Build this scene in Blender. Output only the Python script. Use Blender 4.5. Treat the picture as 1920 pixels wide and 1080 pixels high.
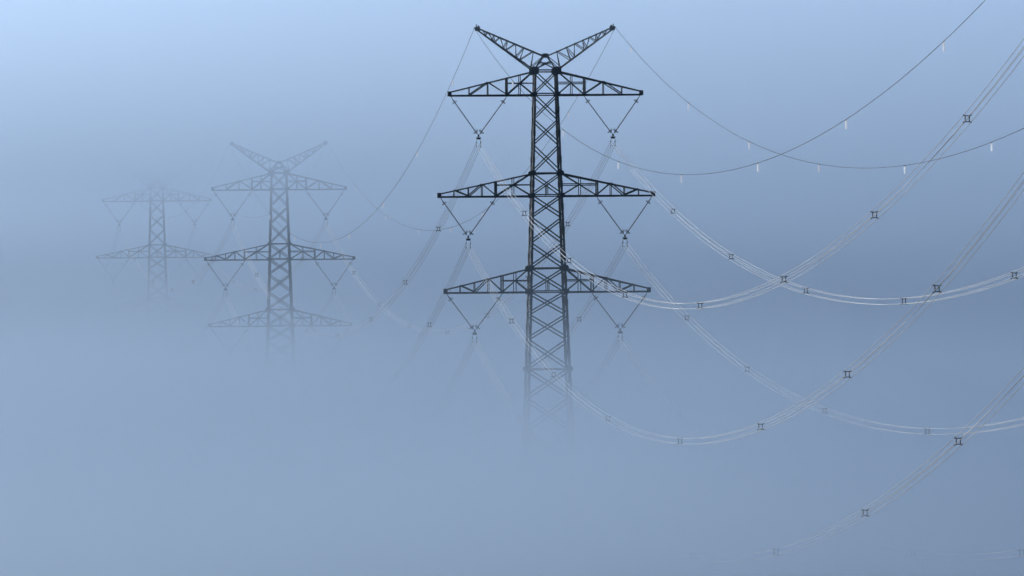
import bpy, math
from mathutils import Vector, Matrix

for o in list(bpy.data.objects):
    bpy.data.objects.remove(o)
SC = bpy.context.scene
COL = SC.collection

# ------------------------------------------------------------------ camera
F_PX = 19000.0            # focal length in pixels of a 1920 px wide frame (a 356 mm telephoto)
HC = 17.2                 # camera height above the foot of the tallest pylon
ROLL = math.radians(0.5)
PITCH = math.atan(200.0 / F_PX)
cam_d = bpy.data.cameras.new('camera')
cam = bpy.data.objects.new('camera', cam_d)
COL.objects.link(cam)
cam_d.sensor_width = 36.0
cam_d.lens = F_PX * 36.0 / 1920.0
cam_d.clip_start = 1.0
cam_d.clip_end = 40000.0
fwd = Vector((0, math.cos(PITCH), math.sin(PITCH)))
lr = Vector((1, 0, 0))
lu = Vector((0, -math.sin(PITCH), math.cos(PITCH)))
cr = lr * math.cos(ROLL) - lu * math.sin(ROLL)
cu = lr * math.sin(ROLL) + lu * math.cos(ROLL)
m = Matrix.Identity(4)
for i in range(3):
    m[i][0], m[i][1], m[i][2] = cr[i], cu[i], -fwd[i]
m[0][3], m[1][3], m[2][3] = 0.0, 0.0, HC
cam.matrix_world = m
SC.camera = cam

# ------------------------------------------------------------------ world, sun, exposure
SUN_EL = math.radians(9.0)
SUN_AZ = math.radians(-30.0)        # measured from the view direction (+Y), negative = left
world = bpy.data.worlds.new('World')
SC.world = world
world.use_nodes = True
wt = world.node_tree
wt.nodes.clear()
sky = wt.nodes.new('ShaderNodeTexSky')
sky.sky_type = 'NISHITA'
sky.sun_disc = False
sky.sun_elevation = SUN_EL
sky.sun_rotation = SUN_AZ % (2 * math.pi)
sky.air_density = 0.3
sky.dust_density = 0.0
sky.ozone_density = 1.0
bg = wt.nodes.new('ShaderNodeBackground')
bg.inputs['Strength'].default_value = 0.15
wo = wt.nodes.new('ShaderNodeOutputWorld')
wt.links.new(sky.outputs[0], bg.inputs['Color'])
wt.links.new(bg.outputs[0], wo.inputs['Surface'])
sd = bpy.data.lights.new('sun', 'SUN')
sd.energy = 2.5
sd.angle = math.radians(0.5)
sd.color = (1.0, 0.96, 0.92)
sun = bpy.data.objects.new('sun', sd)
COL.objects.link(sun)
sdir = Vector((math.sin(SUN_AZ) * math.cos(SUN_EL), math.cos(SUN_AZ) * math.cos(SUN_EL), math.sin(SUN_EL)))
sun.rotation_euler = sdir.to_track_quat('Z', 'Y').to_euler()
sun.location = sdir * 300
SC.view_settings.view_transform = 'Standard'
SC.view_settings.look = 'None'
SC.view_settings.gamma = 1.0
SC.view_settings.use_curve_mapping = False
SC.view_settings.exposure = 0.76
SC.render.engine = 'CYCLES'
SC.cycles.use_denoising = True
SC.cycles.denoiser = 'OPENIMAGEDENOISE'
SC.cycles.max_bounces = 6
SC.cycles.volume_bounces = 1
SC.cycles.volume_step_rate = 1.0
SC.cycles.volume_max_steps = 256


# ------------------------------------------------------------------ materials
def mat_new(name):
    mt = bpy.data.materials.new(name)
    mt.use_nodes = True
    return mt, mt.node_tree, mt.node_tree.nodes['Principled BSDF']


def painted_steel(name, c1, c2, rough, metal, scale, spec=0.4):
    mt, nt, p = mat_new(name)
    tc = nt.nodes.new('ShaderNodeTexCoord')
    nz = nt.nodes.new('ShaderNodeTexNoise')
    nz.inputs['Scale'].default_value = scale
    nz.inputs['Detail'].default_value = 4
    rp = nt.nodes.new('ShaderNodeValToRGB')
    rp.color_ramp.elements[0].position = 0.35
    rp.color_ramp.elements[0].color = (*c1, 1)
    rp.color_ramp.elements[1].position = 0.7
    rp.color_ramp.elements[1].color = (*c2, 1)
    nt.links.new(tc.outputs['Object'], nz.inputs['Vector'])
    nt.links.new(nz.outputs['Fac'], rp.inputs['Fac'])
    nt.links.new(rp.outputs['Color'], p.inputs['Base Color'])
    p.inputs['Roughness'].default_value = rough
    p.inputs['Metallic'].default_value = metal
    p.inputs['Specular IOR Level'].default_value = spec
    return mt


M_STEEL = painted_steel('dark_green_paint', (0.020, 0.036, 0.034), (0.05, 0.066, 0.06), 0.55, 0.0, 0.8)
M_PLATE = painted_steel('dark_plate_paint', (0.018, 0.03, 0.032), (0.032, 0.045, 0.045), 0.6, 0.0, 2.0)
M_INSUL = painted_steel('grey_polymer', (0.03, 0.035, 0.04), (0.05, 0.055, 0.06), 0.5, 0.0, 3.0)
M_FIT = painted_steel('dark_fitting_metal', (0.010, 0.012, 0.014), (0.025, 0.027, 0.03), 0.75, 0.0, 3.0, 0.15)
M_WIRE = painted_steel('weathered_aluminium', (0.24, 0.225, 0.205), (0.40, 0.37, 0.34), 0.46, 0.4, 0.12)
M_EARTH = painted_steel('dull_earth_wire', (0.03, 0.03, 0.032), (0.05, 0.05, 0.05), 0.85, 0.0, 0.3, 0.1)
M_MARK = painted_steel('white_marker_plastic', (0.72, 0.72, 0.70), (0.82, 0.81, 0.79), 0.4, 0.0, 4.0)
# the flaps are thin white plastic that lets the low sun glow through
_nt = M_MARK.node_tree
_tr = _nt.nodes.new('ShaderNodeBsdfTranslucent')
_tr.inputs['Color'].default_value = (0.93, 0.92, 0.90, 1)
_mx = _nt.nodes.new('ShaderNodeMixShader')
_mx.inputs[0].default_value = 0.85
_nt.links.new(_nt.nodes['Principled BSDF'].outputs[0], _mx.inputs[1])
_nt.links.new(_tr.outputs[0], _mx.inputs[2])
_nt.links.new(_mx.outputs[0], _nt.nodes['Material Output'].inputs['Surface'])
M_MARKD = painted_steel('dark_marker_plastic', (0.05, 0.05, 0.055), (0.08, 0.08, 0.08), 0.5, 0.0, 4.0)
M_CONC = painted_steel('footing_concrete', (0.26, 0.25, 0.23), (0.36, 0.35, 0.33), 0.9, 0.0, 2.0)


def field_material():
    mt, nt, p = mat_new('meadow_ground')
    tc = nt.nodes.new('ShaderNodeTexCoord')
    a = nt.nodes.new('ShaderNodeTexNoise')
    a.inputs['Scale'].default_value = 0.012
    a.inputs['Detail'].default_value = 8
    b = nt.nodes.new('ShaderNodeTexNoise')
    b.inputs['Scale'].default_value = 0.9
    b.inputs['Detail'].default_value = 6
    mx = nt.nodes.new('ShaderNodeMix')
    mx.inputs['Factor'].default_value = 0.45
    rp = nt.nodes.new('ShaderNodeValToRGB')
    rp.color_ramp.elements[0].position = 0.38
    rp.color_ramp.elements[0].color = (0.045, 0.075, 0.025, 1)
    rp.color_ramp.elements[1].position = 0.62
    rp.color_ramp.elements[1].color = (0.11, 0.12, 0.05, 1)
    nt.links.new(tc.outputs['Object'], a.inputs['Vector'])
    nt.links.new(tc.outputs['Object'], b.inputs['Vector'])
    nt.links.new(a.outputs['Fac'], mx.inputs[2])
    nt.links.new(b.outputs['Fac'], mx.inputs[3])
    nt.links.new(mx.outputs[0], rp.inputs['Fac'])
    nt.links.new(rp.outputs['Color'], p.inputs['Base Color'])
    p.inputs['Roughness'].default_value = 0.95
    bp = nt.nodes.new('ShaderNodeBump')
    bp.inputs['Strength'].default_value = 0.4
    nt.links.new(b.outputs['Fac'], bp.inputs['Height'])
    nt.links.new(bp.outputs['Normal'], p.inputs['Normal'])
    return mt


# ------------------------------------------------------------------ mesh helpers
class MB:
    def __init__(self):
        self.v, self.f, self.mi = [], [], []

    def add(self, vs, fs, mi=0):
        n = len(self.v)
        self.v += [tuple(p) for p in vs]
        self.f += [tuple(i + n for i in q) for q in fs]
        self.mi += [mi] * len(fs)

    def box(self, c, s):
        x, y, z = c
        a, b, d = s[0] / 2, s[1] / 2, s[2] / 2
        vs = [(x + i * a, y + j * b, z + k * d) for k in (-1, 1) for j in (-1, 1) for i in (-1, 1)]
        self.add(vs, [(0, 2, 3, 1), (4, 5, 7, 6), (0, 1, 5, 4), (2, 6, 7, 3), (0, 4, 6, 2), (1, 3, 7, 5)])

    def prism(self, p, q, prof, up):
        """sweep a closed 2-D profile from p to q; its x axis is turned towards up"""
        p, q = Vector(p), Vector(q)
        t = (q - p).normalized()
        u = Vector(up)
        u = u - t * u.dot(t)
        if u.length < 1e-5:
            u = Vector((1, 0, 0)) - t * t.x
        u.normalize()
        w = t.cross(u)
        n = len(prof)
        vs = [p + u * a + w * b for a, b in prof] + [q + u * a + w * b for a, b in prof]
        fs = [(i, (i + 1) % n, n + (i + 1) % n, n + i) for i in range(n)]
        fs += [tuple(range(n - 1, -1, -1)), tuple(range(n, 2 * n))]
        self.add(vs, fs)

    def bar(self, p, q, w, h, up=(0, 0, 1)):
        a, b = w / 2, h / 2
        self.prism(p, q, [(-a, -b), (a, -b), (a, b), (-a, b)], up)

    def angle(self, p, q, w, t, up=(0, 0, 1), sx=1, sy=1):
        """an L section; the corner of the L lies on the line from p to q"""
        pr = [(0, 0), (w * sx, 0), (w * sx, t * sy), (t * sx, t * sy), (t * sx, w * sy), (0, w * sy)]
        if sx * sy < 0:
            pr = pr[::-1]
        self.prism(p, q, pr, up)

    def tube(self, pts, r, n=6, cap=True):
        pts = [Vector(p) for p in pts]
        rings = []
        for i, p in enumerate(pts):
            t = (pts[min(i + 1, len(pts) - 1)] - pts[max(i - 1, 0)]).normalized()
            ref = Vector((0, 0, 1)) if abs(t.z) < 0.9 else Vector((1, 0, 0))
            u = t.cross(ref).normalized()
            w = u.cross(t)
            rr = r[i] if isinstance(r, (list, tuple)) else r
            rings.append([p + (u * math.cos(2 * math.pi * k / n) + w * math.sin(2 * math.pi * k / n)) * rr for k in range(n)])
        vs = [v for g in rings for v in g]
        fs = []
        for i in range(len(rings) - 1):
            for k in range(n):
                fs.append((i * n + k, i * n + (k + 1) % n, (i + 1) * n + (k + 1) % n, (i + 1) * n + k))
        if cap:
            fs.append(tuple(range(n - 1, -1, -1)))
            fs.append(tuple((len(rings) - 1) * n + k for k in range(n)))
        self.add(vs, fs)

    def torus(self, c, axis, R, r, n=16, k=6, arc=1.0, start=0.0, ref=None):
        c, axis = Vector(c), Vector(axis).normalized()
        ref = Vector(ref) if ref else (Vector((0, 1, 0)) if abs(axis.y) < 0.9 else Vector((1, 0, 0)))
        u = (ref - axis * ref.dot(axis)).normalized()
        w = axis.cross(u)
        cnt = n if arc >= 1 else n + 1
        vs = []
        for i in range(cnt):
            a = 2 * math.pi * (start + arc * i / n)
            d = u * math.cos(a) + w * math.sin(a)
            for j in range(k):
                b = 2 * math.pi * j / k
                vs.append(c + d * (R + r * math.cos(b)) + axis * (r * math.sin(b)))
        fs = []
        for i in range(n):
            i2 = (i + 1) % cnt
            for j in range(k):
                fs.append((i * k + j, i2 * k + j, i2 * k + (j + 1) % k, i * k + (j + 1) % k))
        self.add(vs, fs)

    def build(self, name, mat, parent=None, smooth=False):
        me = bpy.data.meshes.new(name)
        me.from_pydata(self.v, [], self.f)
        me.materials.append(mat)
        if smooth:
            me.polygons.foreach_set('use_smooth', [True] * len(me.polygons))
        me.validate()
        me.update()
        o = bpy.data.objects.new(name, me)
        COL.objects.link(o)
        if parent is not None:
            o.parent = parent
        return o


def thing(name, label, cat, loc=(0, 0, 0), rz=0.0, group=None):
    o = bpy.data.objects.new(name, None)
    o.empty_display_size = 2.0
    COL.objects.link(o)
    o.location = loc
    o.rotation_euler = (0, 0, rz)
    o['label'] = label
    o['category'] = cat
    if group:
        o['group'] = group
    return o


def copy_tree(o, parent=None):
    c = o.copy()
    COL.objects.link(c)
    c.parent = parent
    for ch in KIDS.get(o.name, [x for x in bpy.data.objects if x.parent == o]):
        copy_tree(ch, c)
    return c


KIDS = {}


def index_kids():
    KIDS.clear()
    for o in bpy.data.objects:
        KIDS.setdefault(o.name, [])
        if o.parent:
            KIDS.setdefault(o.parent.name, []).append(o)


# ------------------------------------------------------------------ terrain
PITCHES = {'near': (39.6, 530.0, 0.0), 'tall': (3.466, 1000.0, 0.0), 'mid': (-33.11, 1445.4, 0.0), 'far': (-62.6, 1789.4, 5.2)}


def terrain_z(x, y):
    def sm(a, b, t):
        t = min(1, max(0, (t - a) / (b - a)))
        return t * t * (3 - 2 * t)
    z = 5.2 * sm(1480, 1770, y)
    z += 15.4 * (1 - sm(25, 150, math.hypot(x, y * 0.8)))       # the knoll that the camera stands on
    z += 22.0 * sm(2400, 5200, y)
    if abs(x) > 60:
        z += 0.8 * math.sin(x * 0.011 + y * 0.004) * sm(60, 300, abs(x))
    return z


def build_ground():
    xs = sorted(set([-16000, -8000, -4000, -2400] + list(range(-1500, -200, 100)) + list(range(-200, 201, 20)) + list(range(300, 1501, 100)) + [2400, 4000, 8000, 16000]))
    ys = sorted(set([-16000, -6000, -2000, -800, -300] + list(range(-160, 200, 20)) + list(range(200, 2401, 60)) + list(range(2600, 6000, 300)) + [9000, 14000, 20000]))
    mb = MB()
    vs = [(x, y, terrain_z(x, y)) for y in ys for x in xs]
    n = len(xs)
    fs = [(j * n + i, j * n + i + 1, (j + 1) * n + i + 1, (j + 1) * n + i) for j in range(len(ys) - 1) for i in range(n - 1)]
    mb.add(vs, fs)
    g = mb.build('ground', field_material(), smooth=True)
    g['kind'] = 'structure'
    return g


build_ground()


# ------------------------------------------------------------------ fog
# One closed body of fog over the valley.  Its density varies with place: a dense layer on the
# valley floor whose top climbs with distance, thin air between, a raised cloud beyond, and an unseen deck added overhead for shade.
def build_fog():
    X0, X1, Y0, Y1, Z0, Z1 = -900.0, 900.0, -120.0, FOG['Y1'], -3.0, FOG['Z1']
    mb = MB()
    mb.box(((X0 + X1) / 2, (Y0 + Y1) / 2, (Z0 + Z1) / 2), (X1 - X0, Y1 - Y0, Z1 - Z0))
    mt = bpy.data.materials.new('fog_volume')
    mt.use_nodes = True
    nt = mt.node_tree
    nt.nodes.clear()
    out = nt.nodes.new('ShaderNodeOutputMaterial')
    pv = nt.nodes.new('ShaderNodeVolumePrincipled')
    pv.inputs['Color'].default_value = FOG_COLOR
    pv.inputs['Anisotropy'].default_value = FOG_ANISO
    pv.inputs['Density'].default_value = 0.0
    nt.links.new(pv.outputs[0], out.inputs['Volume'])
    geo = nt.nodes.new('ShaderNodeNewGeometry')
    sep = nt.nodes.new('ShaderNodeSeparateXYZ')
    nt.links.new(geo.outputs['Position'], sep.inputs[0])

    def val(x):
        return x

    def op(kind, a, b=None, c=None):
        n = nt.nodes.new('ShaderNodeMath')
        n.operation = kind
        for i, s in enumerate((a, b, c)):
            if s is None:
                continue
            if isinstance(s, (int, float)):
                n.inputs[i].default_value = s
            else:
                nt.links.new(s, n.inputs[i])
        return n.outputs[0]

    def S(x):          # 1 / (1 + exp(-x))
        x = op('MINIMUM', op('MAXIMUM', x, -30.0), 30.0)
        return op('DIVIDE', 1.0, op('ADD', 1.0, op('EXPONENT', op('MULTIPLY', x, -1.0))))

    d = sep.outputs['Y']
    z = op('SUBTRACT', sep.outputs['Z'], HC)
    P = FOG
    t = op('MULTIPLY', op('SUBTRACT', op('MINIMUM', d, P['dc']), 1000.0), 1 / 400.0)
    # cubic for the top of the low layer
    zl = op('MULTIPLY_ADD', t, P['zl3'], P['zl2'])
    zl = op('MULTIPLY_ADD', t, zl, P['zl1'])
    zl = op('MULTIPLY_ADD', t, zl, P['zl0'])
    # the fog surface rolls in long low swells
    def swell(kx, ky, ph):
        return op('SINE', op('MULTIPLY_ADD', sep.outputs['X'], kx, op('MULTIPLY_ADD', d, ky, ph)))
    s1, s2 = swell(0.043, 0.006, 2.1), swell(-0.071, 0.011, 0.4)
    s3 = swell(0.019, -0.0045, 4.0)
    zl = op('ADD', zl, op('MULTIPLY_ADD', s1, 0.8, op('MULTIPLY', s2, 0.6)))
    # far up the valley its upper edge frays into the air
    g = op('MINIMUM', op('MAXIMUM', op('MULTIPLY_ADD', d, 1 / 400.0, -1800.0 / 400.0), 0.0), 2.0)
    wid = op('MULTIPLY_ADD', op('MAXIMUM', op('MINIMUM', t, 2.0), 0.0), P['w1'] * P['wk'], P['w1'])
    wid = op('MULTIPLY_ADD', g, P['w1'] * P['g1'], wid)
    # a hollow in the low fog half way up the valley
    q = op('MULTIPLY_ADD', d, 1 / 170.0, -P['dh'] / 170.0)
    zl = op('MULTIPLY_ADD', op('EXPONENT', op('MULTIPLY', op('MULTIPLY', q, q), -1.0)), -P['hd'], zl)
    lo = op('MULTIPLY', op('MULTIPLY', P['A'], S(op('DIVIDE', op('SUBTRACT', zl, z), wid))),
            S(op('MULTIPLY', op('SUBTRACT', d, P['d1']), 1 / P['wd'])))
    mid = op('MULTIPLY', P['B'], S(op('MULTIPLY', op('SUBTRACT', d, P['d2']), 1 / P['w2'])))
    zu = op('MULTIPLY_ADD', t, P['zu1'], P['zu0'])
    zu = op('ADD', zu, op('MULTIPLY_ADD', s3, 2.5, op('MULTIPLY', s2, 1.5)))
    # towards the camera the underside lifts into an unseen deck, added to shade the valley
    zu = op('MULTIPLY_ADD', S(op('MULTIPLY', op('SUBTRACT', P['d3'], d), 1 / 45.0)), P['w4'], zu)
    up = op('MULTIPLY', P['C'], S(op('DIVIDE', op('SUBTRACT', z, zu), op('MULTIPLY_ADD', g, P['w3'] * 2.0, P['w3']))))
    up = op('MULTIPLY', up, S(op('MULTIPLY', op('SUBTRACT', P['d4'], d), 1 / 60.0)))  # cloud cut off out of sight, so that more light reaches the gap
    # one thicker billow drifting over the head of the farthest pylon
    X = sep.outputs['X']
    bil = op('MULTIPLY', S(op('MULTIPLY', op('ADD', X, 118.0), 1 / 9.0)), S(op('MULTIPLY', op('SUBTRACT', -12.0, X), 1 / 9.0)))
    bil = op('MULTIPLY', bil, op('MULTIPLY', S(op('MULTIPLY', op('SUBTRACT', d, 1600.0), 1 / 30.0)), S(op('MULTIPLY', op('SUBTRACT', 1815.0, d), 1 / 20.0))))
    bil = op('MULTIPLY', bil, op('MULTIPLY', S(op('SUBTRACT', z, 36.0)), S(op('MULTIPLY', op('SUBTRACT', 52.0, z), 1 / 3.0))))
    tot = op('ADD', op('ADD', lo, mid), op('MULTIPLY_ADD', bil, P['D'], up))
    nt.links.new(tot, pv.inputs['Density'])
    mt.cycles.volume_step_rate = FOG_STEP
    mt.cycles.homogeneous_volume = False
    mt.cycles.volume_sampling = 'DISTANCE'
    o = mb.build('fog_bank', mt)
    o['kind'] = 'stuff'
    o['label'] = 'blue grey morning fog lying over the valley'
    return o


FOG = dict(A=0.02117, zl0=-0.237, zl1=6.81407, zl2=-3.30523, zl3=2.62, w1=2.94722, wk=0.526, g1=2.5, d1=584.1, wd=32.1,
           hd=8.0, dh=1407.0, B=0.00034, d2=983.4, w2=18.9, C=0.00376, zu0=20.19, zu1=7.18, w3=2.0, d3=1003.8, w4=28.76,
           D=0.009, dc=1800.0, d4=2450.0, Y1=3600.0, Z1=103.0)
FOG_COLOR = (0.655, 0.795, 0.935, 1)
FOG_ANISO = 0.8
FOG_STEP = 0.9
build_fog()


# ------------------------------------------------------------------ pylon
K = 1 / 19.0


def zz(py):
    return (1066.4 - py) * K


WID = [(133, 44), (177, 46), (366.5, 58), (547, 70), (1066.4, 107)]


def half(py):
    for (a, wa), (b, wb) in zip(WID, WID[1:]):
        if py <= b:
            return (wa + (wb - wa) * (py - a) / (b - a)) * K / 2
    return WID[-1][1] * K / 2


PANELS = [133, 177, 224, 272, 325, 366.5, 408, 456, 503, 547, 590, 637, 692, 747, 808, 870, 935, 1001, 1066.4]
ARMS = [  # top node y, chord y, tip x, tip-top y, posts (outer to inner), level of the inner strut
    dict(top=133, bot=177, tip=180, tt=171, posts=[143, 108, 72, 48], thick=72, strut=152.5,
         diag=[(72, 'b', 108, 't'), (108, 't', 143, 'b')]),
    dict(top=325, bot=366.5, tip=201, tt=361.5, posts=[173, 146, 120.5, 94, 62], thick=94, strut=344.5,
         diag=[(94, 'b', 120.5, 't'), (120.5, 't', 146, 'b'), (146, 'b', 173, 't')]),
    dict(top=503, bot=546.5, tip=191, tt=541, posts=[163, 136, 110, 83.5, 60], thick=83.5, strut=522.5,
         diag=[(83.5, 'b', 110, 't'), (110, 't', 136, 'b'), (136, 'b', 163, 't')]),
]


def brace(name, p, q, w, parent, out=(0, 1, 0), t=None):
    mb = MB()
    mb.angle(p, q, w, t or w * 0.22, up=out, sx=1, sy=1)
    o = mb.build(name, M_STEEL, parent)
    return o


def make_pylon(label, widen=0.0, peaks=True):
    root = thing('lattice_pylon', label, 'electricity pylon', group='lattice pylons along the power line')
    # four legs, L sections swept in segments with splice plates
    for sx in (-1, 1):
        for sy in (-1, 1):
            mb = MB()
            for (a, _), (b, _) in zip(WID, WID[1:]):
                pa = Vector((sx * half(a), sy * half(a), zz(a)))
                pb = Vector((sx * half(b), sy * half(b), zz(b)))
                w = 0.20 if b < 400 else (0.23 if b < 600 else 0.26)
                # corner outside, flanges running inwards along x and y
                mb.prism(pb, pa, [(0, 0), (-sx * w, 0), (-sx * w, -sy * 0.03), (-sx * 0.03, -sy * 0.03), (-sx * 0.03, -sy * w), (0, -sy * w)] if sx * sy > 0 else
                         [(0, -sy * w), (-sx * 0.03, -sy * w), (-sx * 0.03, -sy * 0.03), (-sx * w, -sy * 0.03), (-sx * w, 0), (0, 0)], (1, 0, 0))
            leg = mb.build('leg', M_STEEL, root)
            # splice plates bolted round the leg
            for py in (206, 250, 300, 345, 388, 432, 480, 525, 568, 614, 664, 720, 778, 838, 900, 968):
                h = half(py)
                s = MB()
                s.box((sx * (h + 0.012), sy * (h - 0.10), zz(py)), (0.022, 0.24, 0.62))
                s.box((sx * (h - 0.10), sy * (h + 0.012), zz(py)), (0.24, 0.022, 0.62))
                s.build('splice_plate', M_PLATE, leg)
            f = MB()
            hb = half(1066.4)
            f.box((sx * hb, sy * hb, 0.05), (1.1, 1.1, 0.7))
            f.build('footing', M_CONC, root)
    # step bolts up one leg
    sb = MB()
    py = 190.0
    i = 0
    while py < 1040:
        h = half(py)
        if i % 2:
            sb.bar((h + 0.0, h - 0.04, zz(py)), (h + 0.17, h - 0.04, zz(py)), 0.025, 0.025)
        else:
            sb.bar((h - 0.04, h + 0.0, zz(py)), (h - 0.04, h + 0.17, zz(py)), 0.025, 0.025)
        py += 8.0
        i += 1
    o = sb.build('step_bolts', M_STEEL, root)
    o['kind'] = 'stuff'
    # X bracing on the four faces
    for a, b in zip(PANELS, PANELS[1:]):
        ha, hb = half(a) - 0.05, half(b) - 0.05
        w = 0.115 if b < 380 else (0.13 if b < 700 else 0.15)
        g = 1.5 * K
        for face in range(4):
            def P(s, h, z, off):
                if face == 0:
                    return (s * h, -h - off, z)
                if face == 1:
                    return (s * h, h + off, z)
                if face == 2:
                    return (-h - off, s * h, z)
                return (h + off, s * h, z)
            nrm = [(0, 1, 0), (0, -1, 0), (1, 0, 0), (-1, 0, 0)][face]
            brace('diagonal_brace', P(-1, ha, zz(a) - g, -0.02), P(1, hb, zz(b) + g, -0.02), w, root, nrm)
            brace('diagonal_brace', P(1, ha, zz(a) - g, 0.02), P(-1, hb, zz(b) + g, 0.02), w, root, nrm)
    # horizontal struts
    for py in (133, 177, 325, 366.5, 503, 547, 692, 870):
        h = half(py) - 0.03
        w = 0.13 if py in (133, 177) else (0.12 if py in (366.5, 547) else 0.075)
        for s in (-1, 1):
            brace('horizontal_strut', (-h, s * h, zz(py)), (h, s * h, zz(py)), w, root, (0, -s, 0))
            brace('horizontal_strut', (s * h, -h, zz(py)), (s * h, h, zz(py)), w, root, (-s, 0, 0))
        if py in (325, 503, 692):
            brace('plan_brace', (-h, -h, zz(py) - .05), (h, h, zz(py) - .05), 0.09, root, (0, 0, 1))
            brace('plan_brace', (-h, h, zz(py) - .12), (h, -h, zz(py) - .12), 0.09, root, (0, 0, 1))
    # short posts below the X crossing in the arm panels
    for a, b in ((325, 366.5), (503, 547)):
        for s in (-1, 1):
            h = half(b) - 0.02
            for dx in (-0.07, 0.07) if s < 0 else (0.0,):
                brace('hanger_post', (dx, s * h, zz(b)), (dx, s * h, zz((a + b) / 2)), 0.08, root, (0, -s, 0))
    # gusset plates where arms and legs meet
    for py, sz in ((133, 0.80), (177, 0.50), (325, 0.52), (366.5, 0.50), (503, 0.62), (547, 0.52), (692, 0.52)):
        h = half(py)
        for sx in (-1, 1):
            for sy in (-1, 1):
                g = MB()
                a = sz / 2
                x, y, z = sx * (h - 0.06), sy * (h + 0.035), zz(py)
                c = a * 0.45
                pr = [(-a, -c), (-c, -a), (c, -a), (a, -c), (a, c), (c, a), (-c, a), (-a, c)]
                g.prism((x, y - 0.012, z), (x, y + 0.012, z), pr, (1, 0, 0))
                g.build('gusset_plate', M_PLATE, root)
    # cross arms
    for A in ARMS:
        for sx in (-1, 1):
            tip = A['tip'] * K + widen
            hb = half(A['bot'])
            ht = half(A['top'])
            zb, zt, ztt = zz(A['bot']), zz(A['top']), zz(A['tt'])
            st = (tip - hb) / (A['tip'] * K - hb)

            def px(v):
                return hb + (v * K - hb) * st

            def fy(x, h0):
                return h0 + (0.10 - h0) * (x - h0) / (tip - h0)

            def top_z(x):
                return zt + (ztt - zt) * (x - ht) / (tip - ht)
            mb = MB()
            for sy in (-1, 1):
                mb.angle((sx * hb, sy * hb, zb), (sx * tip, sy * 0.10, zb), 0.175, 0.03, up=(0, 0, 1), sx=-1, sy=-sx * sy)
                mb.angle((sx * ht, sy * ht, zt), (sx * tip, sy * 0.10, ztt), 0.135, 0.025, up=(0, 0, 1), sx=-1, sy=-sx * sy)
            arm = mb.build('cross_arm', M_STEEL, root)
            tp = MB()
            tp.box((sx * (tip + 0.02), 0, (zb + ztt) / 2 - 0.06), (0.40, 0.30, 0.50))
            tp.build('tip_plate', M_PLATE, arm)
            for sy in (-1, 1):
                def pt(x, lvl):
                    if lvl == 'b':
                        return (sx * x, sy * (fy(x, hb) - 0.03), zb)
                    return (sx * x, sy * (fy(x, ht) - 0.03), top_z(x))
                for p in A['posts']:
                    x = px(p)
                    brace('post', pt(x, 'b'), pt(x, 't'), 0.14 if p == A['thick'] else 0.08, arm, (sx, 0, 0))
                for x1, l1, x2, l2 in A['diag']:
                    brace('web_brace', pt(px(x1), l1), pt(px(x2), l2), 0.11, arm, (0, -sy, 0))
                xi, xm = px(A['thick']), px(A['posts'][-1])
                pi = Vector(pt(xi, 'b'))
                pb = Vector((sx * ht, sy * (ht - 0.03), zt))
                brace('web_brace', pi, pb, 0.13, arm, (0, -sy, 0))
                r = (xi - xm) / (xi - ht)
                mid = pi.lerp(pb, r)
                brace('web_brace', (sx * hb, sy * (hb - 0.03), zb), mid, 0.11, arm, (0, -sy, 0))
                zs = mid.z
                brace('inner_strut', (sx * hb, sy * (hb - 0.06), zs), (sx * xi, sy * (fy(xi, hb) - 0.06), zs), 0.10, arm, (0, -sy, 0))
            # plan bracing of the bottom and top faces
            xs = [hb] + [px(p) for p in sorted(A['posts'])] + [tip - 0.2]
            for i in range(len(xs) - 1):
                s = 1 if i % 2 else -1
                brace('plan_brace', (sx * xs[i], s * fy(xs[i], hb) * 0.97, zb - 0.02), (sx * xs[i + 1], -s * fy(xs[i + 1], hb) * 0.97, zb - 0.02), 0.075, arm, (0, 0, -1))
            for x in xs[1:-1]:
                brace('cross_tie', (sx * x, -fy(x, hb) * 0.97, zb - 0.03), (sx * x, fy(x, hb) * 0.97, zb - 0.03), 0.08, arm, (0, 0, -1))
                brace('cross_tie', (sx * x, -fy(x, ht) * 0.97, top_z(x)), (sx * x, fy(x, ht) * 0.97, top_z(x)), 0.07, arm, (0, 0, -1))
    if not peaks:
        return root
    # the V of earth-wire peaks
    ztop, zn = zz(104.5), zz(133)
    hn = half(133)
    da = 0.32
    apex = MB()
    apex.prism((0, -da - 0.03, ztop), (0, da + 0.03, ztop), [(-0.34, -0.14), (-0.2, -0.22), (0.2, -0.22), (0.34, -0.14), (0.34, 0.12), (0.16, 0.2), (-0.16, 0.2), (-0.34, 0.12)], (1, 0, 0))
    apex.build('apex_plate', M_PLATE, root)
    for sx in (-1, 1):
        for sy in (-1, 1):
            brace('apex_leg', (sx * hn, sy * hn, zn), (sx * 0.15, sy * da, ztop), 0.13, root, (0, -sy, 0))
        brace('apex_tie', (-sx * hn, sx * hn, zn + 0.1), (sx * hn * 0.42, sx * (da + 0.2), zn + (ztop - zn) * 0.62), 0.09, root, (0, -sx, 0))
        brace('apex_tie', (sx * hn, sx * hn, zn + 0.1), (-sx * hn * 0.42, sx * (da + 0.2), zn + (ztop - zn) * 0.62), 0.09, root, (0, -sx, 0))
        brace('apex_tie', (-hn * .55, sx * 0.72, zn + (ztop - zn) * .5), (hn * .55, sx * 0.72, zn + (ztop - zn) * .5), 0.08, root, (0, -sx, 0))
        tx, tzt, tzb = 126.5 * K, zz(51), zz(55)
        mb = MB()
        U = lambda s, sy: Vector((sx * (0.1 + (tx - 0.1) * s), sy * (da + (0.10 - da) * s), ztop + (tzt - ztop) * s))
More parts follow.
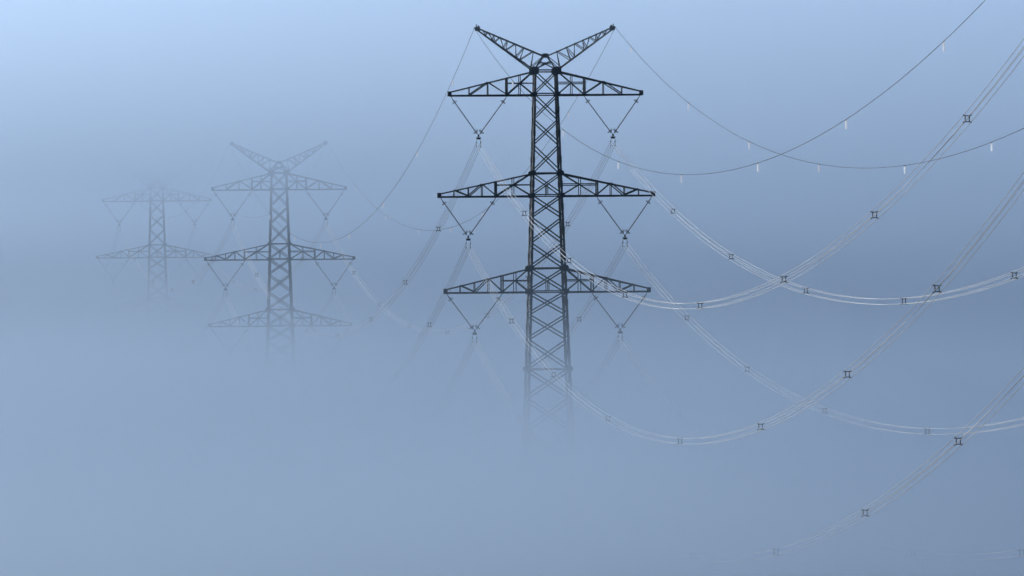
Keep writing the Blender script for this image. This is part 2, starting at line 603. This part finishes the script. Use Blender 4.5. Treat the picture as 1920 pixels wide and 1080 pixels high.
        Lo = lambda s, sy: Vector((sx * (hn + 0.12 + (tx - 0.15 - hn) * s), sy * (hn + (0.10 - hn) * s), zn + 0.22 + (tzb - zn - 0.22) * s))
        for sy in (-1, 1):
            mb.angle(U(0, sy), U(1, sy), 0.14, 0.025, up=(0, 0, 1), sx=-1, sy=-sx * sy)
            mb.angle(Lo(0, sy), Lo(1, sy), 0.14, 0.025, up=(0, 0, 1), sx=-1, sy=-sx * sy)
        pk = mb.build('earth_wire_peak', M_STEEL, root)
        # warren web whose panels shorten towards the tip
        us = [0.0, 0.16, 0.30, 0.43, 0.55, 0.66, 0.76, 0.85, 0.93]
        for sy in (-1, 1):
            for i in range(len(us) - 1):
                a, b = us[i], us[i + 1]
                if i % 2 == 0:
                    brace('web_brace', U(a, sy), Lo(max(0.0, b - 0.13), sy), 0.075, pk, (0, -sy, 0))
                    brace('post', Lo(max(0.0, b - 0.13), sy), U(b, sy), 0.075, pk, (0, -sy, 0))
                else:
                    brace('web_brace', U(a, sy), Lo(b - 0.07, sy), 0.075, pk, (0, -sy, 0))
                    brace('post', Lo(b - 0.07, sy), U(b, sy), 0.065, pk, (0, -sy, 0))
        for s in us[1:]:
            brace('cross_tie', U(s, -1), U(s, 1), 0.06, pk, (0, 0, 1))
            brace('cross_tie', Lo(s, -1), Lo(s, 1), 0.06, pk, (0, 0, 1))
        hd = MB()
        hd.box((sx * (tx + 0.02), 0, zz(53.5)), (0.52, 0.34, 0.42))
        hd.box((sx * (tx + 0.12), 0, zz(53.5) + 0.33), (0.10, 0.10, 0.26))
        hd.box((sx * (tx - 0.08), 0, zz(53.5) + 0.27), (0.16, 0.2, 0.12))
        hd.build('peak_head', M_PLATE, pk)
        cl = MB()
        cl.tube([(sx * (tx + 0.2), 0, zz(53.5) + 0.08), (sx * (tx + 0.34), 0, zz(53.5) + 0.08)], 0.04)
        cl.tube([(sx * (tx + 0.33), -0.28, zz(53.5) + 0.08), (sx * (tx + 0.33), 0.28, zz(53.5) + 0.08)], 0.05)
        cl.build('wire_clamp', M_FIT, pk)
    return root


line_rz = math.atan2(3.466 + 33.11, 445.4)       # line leans this far off the view axis
pyl = {}
proto = make_pylon('tallest dark green lattice pylon in the middle with its feet lost in fog')
proto.location = PITCHES['tall']
proto.rotation_euler.z = line_rz
pyl['tall'] = proto
index_kids()
for key, lab in (('mid', 'grey-blue hazy lattice pylon second in line, its top and lower body fading into fog'),
                 ('far', 'faintest lattice pylon at far left with its peak hidden in fog')):
    c = copy_tree(proto)
    c['label'] = lab
    c.location = PITCHES[key]
    c.rotation_euler.z = line_rz
    pyl[key] = c
KIDS.clear()


# ------------------------------------------------------------------ insulator strings
APEX = [(126.5, 254.0), (147.5, 443.5), (137.0, 620.0)]      # V apex of each level
ATT = [(178.5, 72, 180), (199.5, 94, 369.5), (189.5, 83.5, 549.5)]
BUN = 0.212                                                    # half the bundle spacing
BZ = 16.0 * K                                                  # bundle centre below the apex


def make_string(level, side, label, widen=0.0):
    ox, ix, ay = ATT[level]
    axx, azy = APEX[level]
    ax = side * (axx * K + widen)
    az = zz(azy)
    root = thing('insulator_string', label, 'insulator', group='V-shaped insulator strings under the cross arms')
    A = Vector((ax, 0, az))
    for px_ in (ox, ix):
        wx = widen * ((px_ * K - 1.5) / (ox * K - 1.5))
        T = Vector((side * (px_ * K + wx), 0, zz(ay)))
        d = (A - T)
        Ln = d.length
        d.normalize()
        a, b = T + d * 0.30, A - d * 0.22
        # shackle
        mb = MB()
        mb.tube([T + Vector((0, 0, 0.12)), a], 0.035, 6)
        mb.build('shackle', M_FIT, root)
        # composite rod with sheds
        pts, rr = [], []
        n = 44
        for i in range(n):
            p = a.lerp(b, i / (n - 1))
            pts.append(p)
            rr.append(0.055 if i % 2 else 0.034)
        mb = MB()
        mb.tube(pts, rr, 8)
        mb.build('insulator_rod', M_INSUL, root, smooth=False)
        # corona ring near each end, held on two brackets
        side_v = Vector((0, 1, 0))
        perp = d.cross(side_v).normalized()
        for pos, R in ((T + d * 0.72, 0.25), (A - d * 0.50, 0.27)):
            mb = MB()
            mb.torus(pos, d, R, 0.027, 18, 6)
            for s in (-1, 1):
                mb.tube([pos + perp * (R * s), pos + perp * (0.05 * s) + d * (-0.18 if pos.z > A.z + 1 else 0.18)], 0.018, 5)
            mb.build('corona_ring', M_FIT, root, smooth=True)
        # arcing horn curling in over the apex
        mb = MB()
        q = A - d * 0.32
        inw = -1 if px_ == ox else 1
        mb.tube([q, q + Vector((0, 0, 0.10)) + perp * 0.02, q + Vector((side * inw * -0.06, 0, 0.34)), q + Vector((side * inw * 0.08, 0, 0.44))], 0.018, 5)
        mb.build('arcing_horn', M_FIT, root)
    # yoke plate and hangers
    y = MB()
    y.prism(A + Vector((0, -0.02, 0)), A + Vector((0, 0.02, 0)), [(-0.10, 0.12), (-0.06, -0.16), (0.06, -0.16), (0.10, 0.12)][::-1], (1, 0, 0))
    y.prism(A + Vector((0, -0.03, -0.26)), A + Vector((0, 0.03, -0.26)), [(-0.27, -0.09), (-0.22, -0.11), (0.22, -0.11), (0.27, -0.09), (0.14, 0.10), (-0.14, 0.10)], (1, 0, 0))
    y.build('yoke_plate', M_FIT, root)
    cz = az - BZ
    for sx in (-1, 1):
        h = MB()
        h.tube([(ax + sx * 0.21, 0, az - 0.33), (ax + sx * BUN, 0, cz - BUN)], 0.017, 5)
        h.build('hanger_rod', M_FIT, root)
        for sz in (-1, 1):
            c = MB()
            p = Vector((ax + sx * BUN, 0, cz + sz * BUN))
            c.tube([p + Vector((0, -0.20, -0.02)), p + Vector((0, -0.10, 0.0)), p + Vector((0, 0.10, 0.0)), p + Vector((0, 0.20, -0.02))], [0.035, 0.06, 0.06, 0.035], 8)
            c.build('suspension_clamp', M_FIT, root)
    return root


LV = ('upper', 'middle', 'lower')
WHERE = {'tall': 'the tallest dark pylon', 'mid': 'the hazy second pylon', 'far': 'the faintest pylon at far left', 'near': 'the pylon beyond the right edge'}
masters = {}
for lv in range(3):
    for side in (-1, 1):
        lab = 'V-shaped insulator string under the %s %s arm of %s' % (LV[lv], 'left' if side < 0 else 'right', WHERE['tall'])
        r = make_string(lv, side, lab)
        masters[(lv, side)] = r
        r.location = PITCHES['tall']
        r.rotation_euler.z = line_rz
index_kids()
for key in ('mid', 'far'):
    for (lv, side), mroot in masters.items():
        c = copy_tree(mroot)
        c['label'] = 'V-shaped insulator string under the %s %s arm of %s' % (LV[lv], 'left' if side < 0 else 'right', WHERE[key])
        c.location = PITCHES[key]
        c.rotation_euler.z = line_rz
KIDS.clear()


def on_pylon(key, x, z, rz=None):
    X, Y, Z = PITCHES[key]
    a = line_rz if rz is None else rz
    return Vector((X + x * math.cos(a), Y + x * math.sin(a), Z + z))


def bundle_at(key, lv, side):
    return on_pylon(key, side * APEX[lv][0] * K, zz(APEX[lv][1]) - BZ)


def peak_at(key, side):
    return on_pylon(key, side * (126.5 * K + 0.33), zz(53.5) + 0.08)


# ------------------------------------------------------------------ conductors and earth wires
NEAR_L = 600.0
near_fit = {  # lateral drift and the two terms of the hanging parabola, per metre towards the camera
    ('E', -1): (0.079, -0.15567, 0.000307), ('E', 1): (0.079, -0.15225, 0.000300),
    (0, -1): (0.076, -0.15656, 0.000339), (0, 1): (0.085, -0.1529, 0.000327),
    (1, -1): (0.076, -0.16256, 0.000359), (1, 1): (0.085, -0.1497, 0.000315),
    (2, -1): (0.076, -0.15508, 0.000337), (2, 1): (0.085, -0.1510, 0.000320),
}


def near_path(kind, side):
    p0 = peak_at('tall', side) if kind == 'E' else bundle_at('tall', kind, side)
    mm, a, b = near_fit[(kind, side)]
    return lambda s: Vector((p0.x + mm * s, p0.y - s, p0.z + a * s + b * s * s))


def far_path(p0, p1, b):
    def f(s):
        Lh = (p1.xy - p0.xy).length
        t = s / Lh
        p = p0.lerp(p1, t)
        p.z += b * (s * s - s * Lh)
        return p
    return f, (p1.xy - p0.xy).length


R_WIRE = 0.018
R_EARTH = 0.018


def side_offset(path, s):
    t = path(s + 0.5) - path(s - 0.5)
    t.z = 0
    t.normalize()
    return Vector((t.y, -t.x, 0))


def frame_at(path, s):
    t = (path(s + 0.5) - path(s - 0.5)).normalized()
    x = t.cross(Vector((0, 0, 1))).normalized()
    u = x.cross(t)
    return x, t, u


def make_spacer_mesh():
    mb = MB()
    g, hgt = 0.125, 0.175
    for s in (-1, 1):
        mb.bar((s * g, 0, -hgt), (s * g, 0, hgt), 0.056, 0.06, (1, 0, 0))
        mb.bar((-g - 0.02, 0, s * hgt), (g + 0.02, 0, s * hgt), 0.056, 0.06, (0, 0, 1))
        for q in (-1, 1):
            mb.tube([(s * g, 0, q * hgt), (s * (BUN - 0.02), 0, q * (BUN - 0.005))], 0.036, 6)
            mb.tube([(s * BUN, -0.06, q * BUN), (s * BUN, 0.06, q * BUN)], 0.052, 8)
    me = mb.build('spacer', M_FIT)
    data = me.data
    bpy.data.objects.remove(me)
    return data


SPACER = make_spacer_mesh()


def make_marker_meshes():
    a = MB()
    a.tube([(0, 0, 0.03), (0, 0, -0.10)], 0.022, 6)
    a.bar((-0.0, -0.05, 0.0), (0.0, 0.05, 0.0), 0.06, 0.05)
    o = a.build('marker_clip', M_MARKD)
    da = o.data
    bpy.data.objects.remove(o)
    b = MB()
    # slightly curled sheet of white plastic, 14 cm wide and 56 cm long
    cols = [(-0.072, -0.016), (-0.036, 0.004), (0.0, 0.009), (0.036, 0.004), (0.072, -0.016)]
    vs = [(x, y + 0.02 * (z + 0.08), z) for z in (-0.06, -0.34, -0.62) for x, y in cols]
    b.add(vs, [(r * 5 + i, r * 5 + i + 1, (r + 1) * 5 + i + 1, (r + 1) * 5 + i) for r in range(2) for i in range(4)])
    o = b.build('marker_flap', M_MARK)
    db = o.data
    bpy.data.objects.remove(o)
    return da, db


CLIP, FLAP = make_marker_meshes()


def string_bundle(label, path, L, spacers, seg=80):
    root = thing('conductor_bundle', label, 'power line', path(0), group='four-wire conductor bundles')
    o0 = Vector(path(0))
    n = seg
    for sx in (-1, 1):
        for sz in (-1, 1):
            pts = []
            for i in range(n + 1):
                s = L * i / n
                sp = min(max(s, 0.5), L - 0.5)
                x = side_offset(path, sp)
                pts.append(path(s) - o0 + x * (sx * BUN) + Vector((0, 0, sz * BUN)))
            mb = MB()
            mb.tube(pts, R_WIRE, 6)
            mb.build('conductor_wire', M_WIRE, root, smooth=True)
    for s in spacers:
        if not 1 < s < L - 1:
            continue
        p = path(s) - o0
        x = side_offset(path, s)
        o = bpy.data.objects.new('spacer', SPACER)
        COL.objects.link(o)
        o.parent = root
        o.location = p
        o.rotation_euler = (0, 0, math.atan2(x.y, x.x))
    return root


def string_earth(label, path, L, marks, seg=64):
    root = thing('earth_wire', label, 'power line', path(0), group='single earth wires with white bird markers')
    o0 = Vector(path(0))
    pts = [path(L * i / seg) - o0 for i in range(seg + 1)]
    mb = MB()
    mb.tube(pts, R_EARTH, 6)
    mb.build('wire', M_EARTH, root, smooth=True)
    for k, s in enumerate(marks):
        if not 1 < s < L - 1:
            continue
        p = path(s) - o0
        o = bpy.data.objects.new('marker_clip', CLIP)
        COL.objects.link(o)
        o.parent = root
        o.location = p
        o.rotation_euler = (0, 0, 0.1 * math.sin(k * 2.3 + L))
        q = bpy.data.objects.new('marker_flap', FLAP)
        COL.objects.link(q)
        q.parent = o
        q.rotation_euler = (0, 0, 0.15 * math.sin(k * 1.7 + L * 0.01))
    return root


def lev(x, y):
    u, v = x - 960.0, y - 540.0
    return u * math.cos(ROLL) - v * math.sin(ROLL)


def s_from_px_near(kind, side, pts):
    """distance along the span of the things seen at these points of the survey"""
    p0 = near_path(kind, side)(0)
    mm = near_fit[(kind, side)][0]
    return [(lev(x, y) * p0.y - F_PX * p0.x) / (F_PX * mm + lev(x, y)) for x, y in pts]


near_spacers = {
    (0, -1): [57.5, 108, 164.3, 229.7, 291.7, 348.7, 398.3, 447, 500, 556], (0, 1): [58.1, 108.5, 165.9, 231.2, 293.6, 350, 402, 455, 510],
    (1, -1): [55.2, 103.7, 159.6, 224, 285.5, 341.9, 391.6, 441, 495, 550], (1, 1): [59.1, 110.5, 168.9, 235.9, 297, 352, 403, 455, 510],
    (2, -1): [56, 108, 164, 228, 290, 346.6, 397, 447, 500, 556], (2, 1): [57, 108, 166, 231, 292, 350, 401, 455, 510],
}
near_marks = {
    ('E', -1): [47.3, 103.2, 157.3, 212.1, 269.5, 326.4, 380.1, 433, 487, 540], ('E', 1): [17, 74, 128, 182.8, 241.5, 293, 346, 400, 455, 510],
}
side_n = {-1: 'left', 1: 'right'}
for side in (-1, 1):
    string_earth('thin earth wire with white tags sagging rightwards from the %s peak of the tallest pylon' % side_n[side],
                 near_path('E', side), NEAR_L, near_marks[('E', side)])
    for lv in range(3):
        string_bundle('four pale wires sagging rightwards from the %s %s arm of the tallest pylon' % (LV[lv], side_n[side]),
                      near_path(lv, side), NEAR_L, near_spacers[(lv, side)])

tm_sp = {
    (0, -1): [54, 103, 158, 218, 278, 334, 388], (0, 1): [52, 102, 158, 219, 283, 338, 388],
    (1, -1): [53, 102, 158, 218, 278, 334, 388], (1, 1): [52, 102, 158, 219, 283, 338, 388],
    (2, -1): [54, 103, 158, 218, 278, 334, 388], (2, 1): [52, 102, 158, 219, 283, 338, 388],
}
tm_mk = {-1: [28.4, 78.9, 131.7, 189.7, 243.1, 295.6, 350, 404], 1: [54, 110.1, 168.2, 216.2, 269.1, 328.5, 386]}
tm_b = {('E', -1): .000351, ('E', 1): .000322, (0, -1): .000350, (0, 1): .000343, (1, -1): .000355, (1, 1): .000339, (2, -1): .00035, (2, 1): .00034}
for side in (-1, 1):
    f_, L_ = far_path(peak_at('tall', side), peak_at('mid', side), tm_b[('E', side)])
    string_earth('earth wire with white tags between the %s peaks of the tallest and second pylon' % side_n[side], f_, L_, tm_mk[side])
    for lv in range(3):
        f_, L_ = far_path(bundle_at('tall', lv, side), bundle_at('mid', lv, side), tm_b[(lv, side)])
        string_bundle('four-wire bundle between the %s %s arms of the tallest and the second pylon' % (LV[lv], side_n[side]),
                      f_, L_, tm_sp[(lv, side)])
for side in (-1, 1):
    f_, L_ = far_path(peak_at('mid', side), peak_at('far', side), 0.00034)
    string_earth('hazy earth wire slung between the %s peaks of the second and the faintest pylon' % side_n[side], f_, L_, [50, 105, 160, 215, 270, 315])
    for lv in range(3):
        f_, L_ = far_path(bundle_at('mid', lv, side), bundle_at('far', lv, side), 0.00034)
        string_bundle('hazy four-wire bundle between the %s %s arms of the second and the faintest pylon' % (LV[lv], side_n[side]),
                      f_, L_, [52, 106, 168, 228, 290])
# beyond the faintest pylon the line runs on into the fog
PITCHES['lost'] = (PITCHES['far'][0] - 0.083 * 380, PITCHES['far'][1] + 380, 5.2)
for side in (-1, 1):
    for lv in range(3):
        f_, L_ = far_path(bundle_at('far', lv, side), bundle_at('lost', lv, side), 0.00034)
        string_bundle('barely visible four-wire bundle leaving the %s %s arm of the faintest pylon into fog' % (LV[lv], side_n[side]),
                      f_, L_, [52, 106, 168, 228, 290])
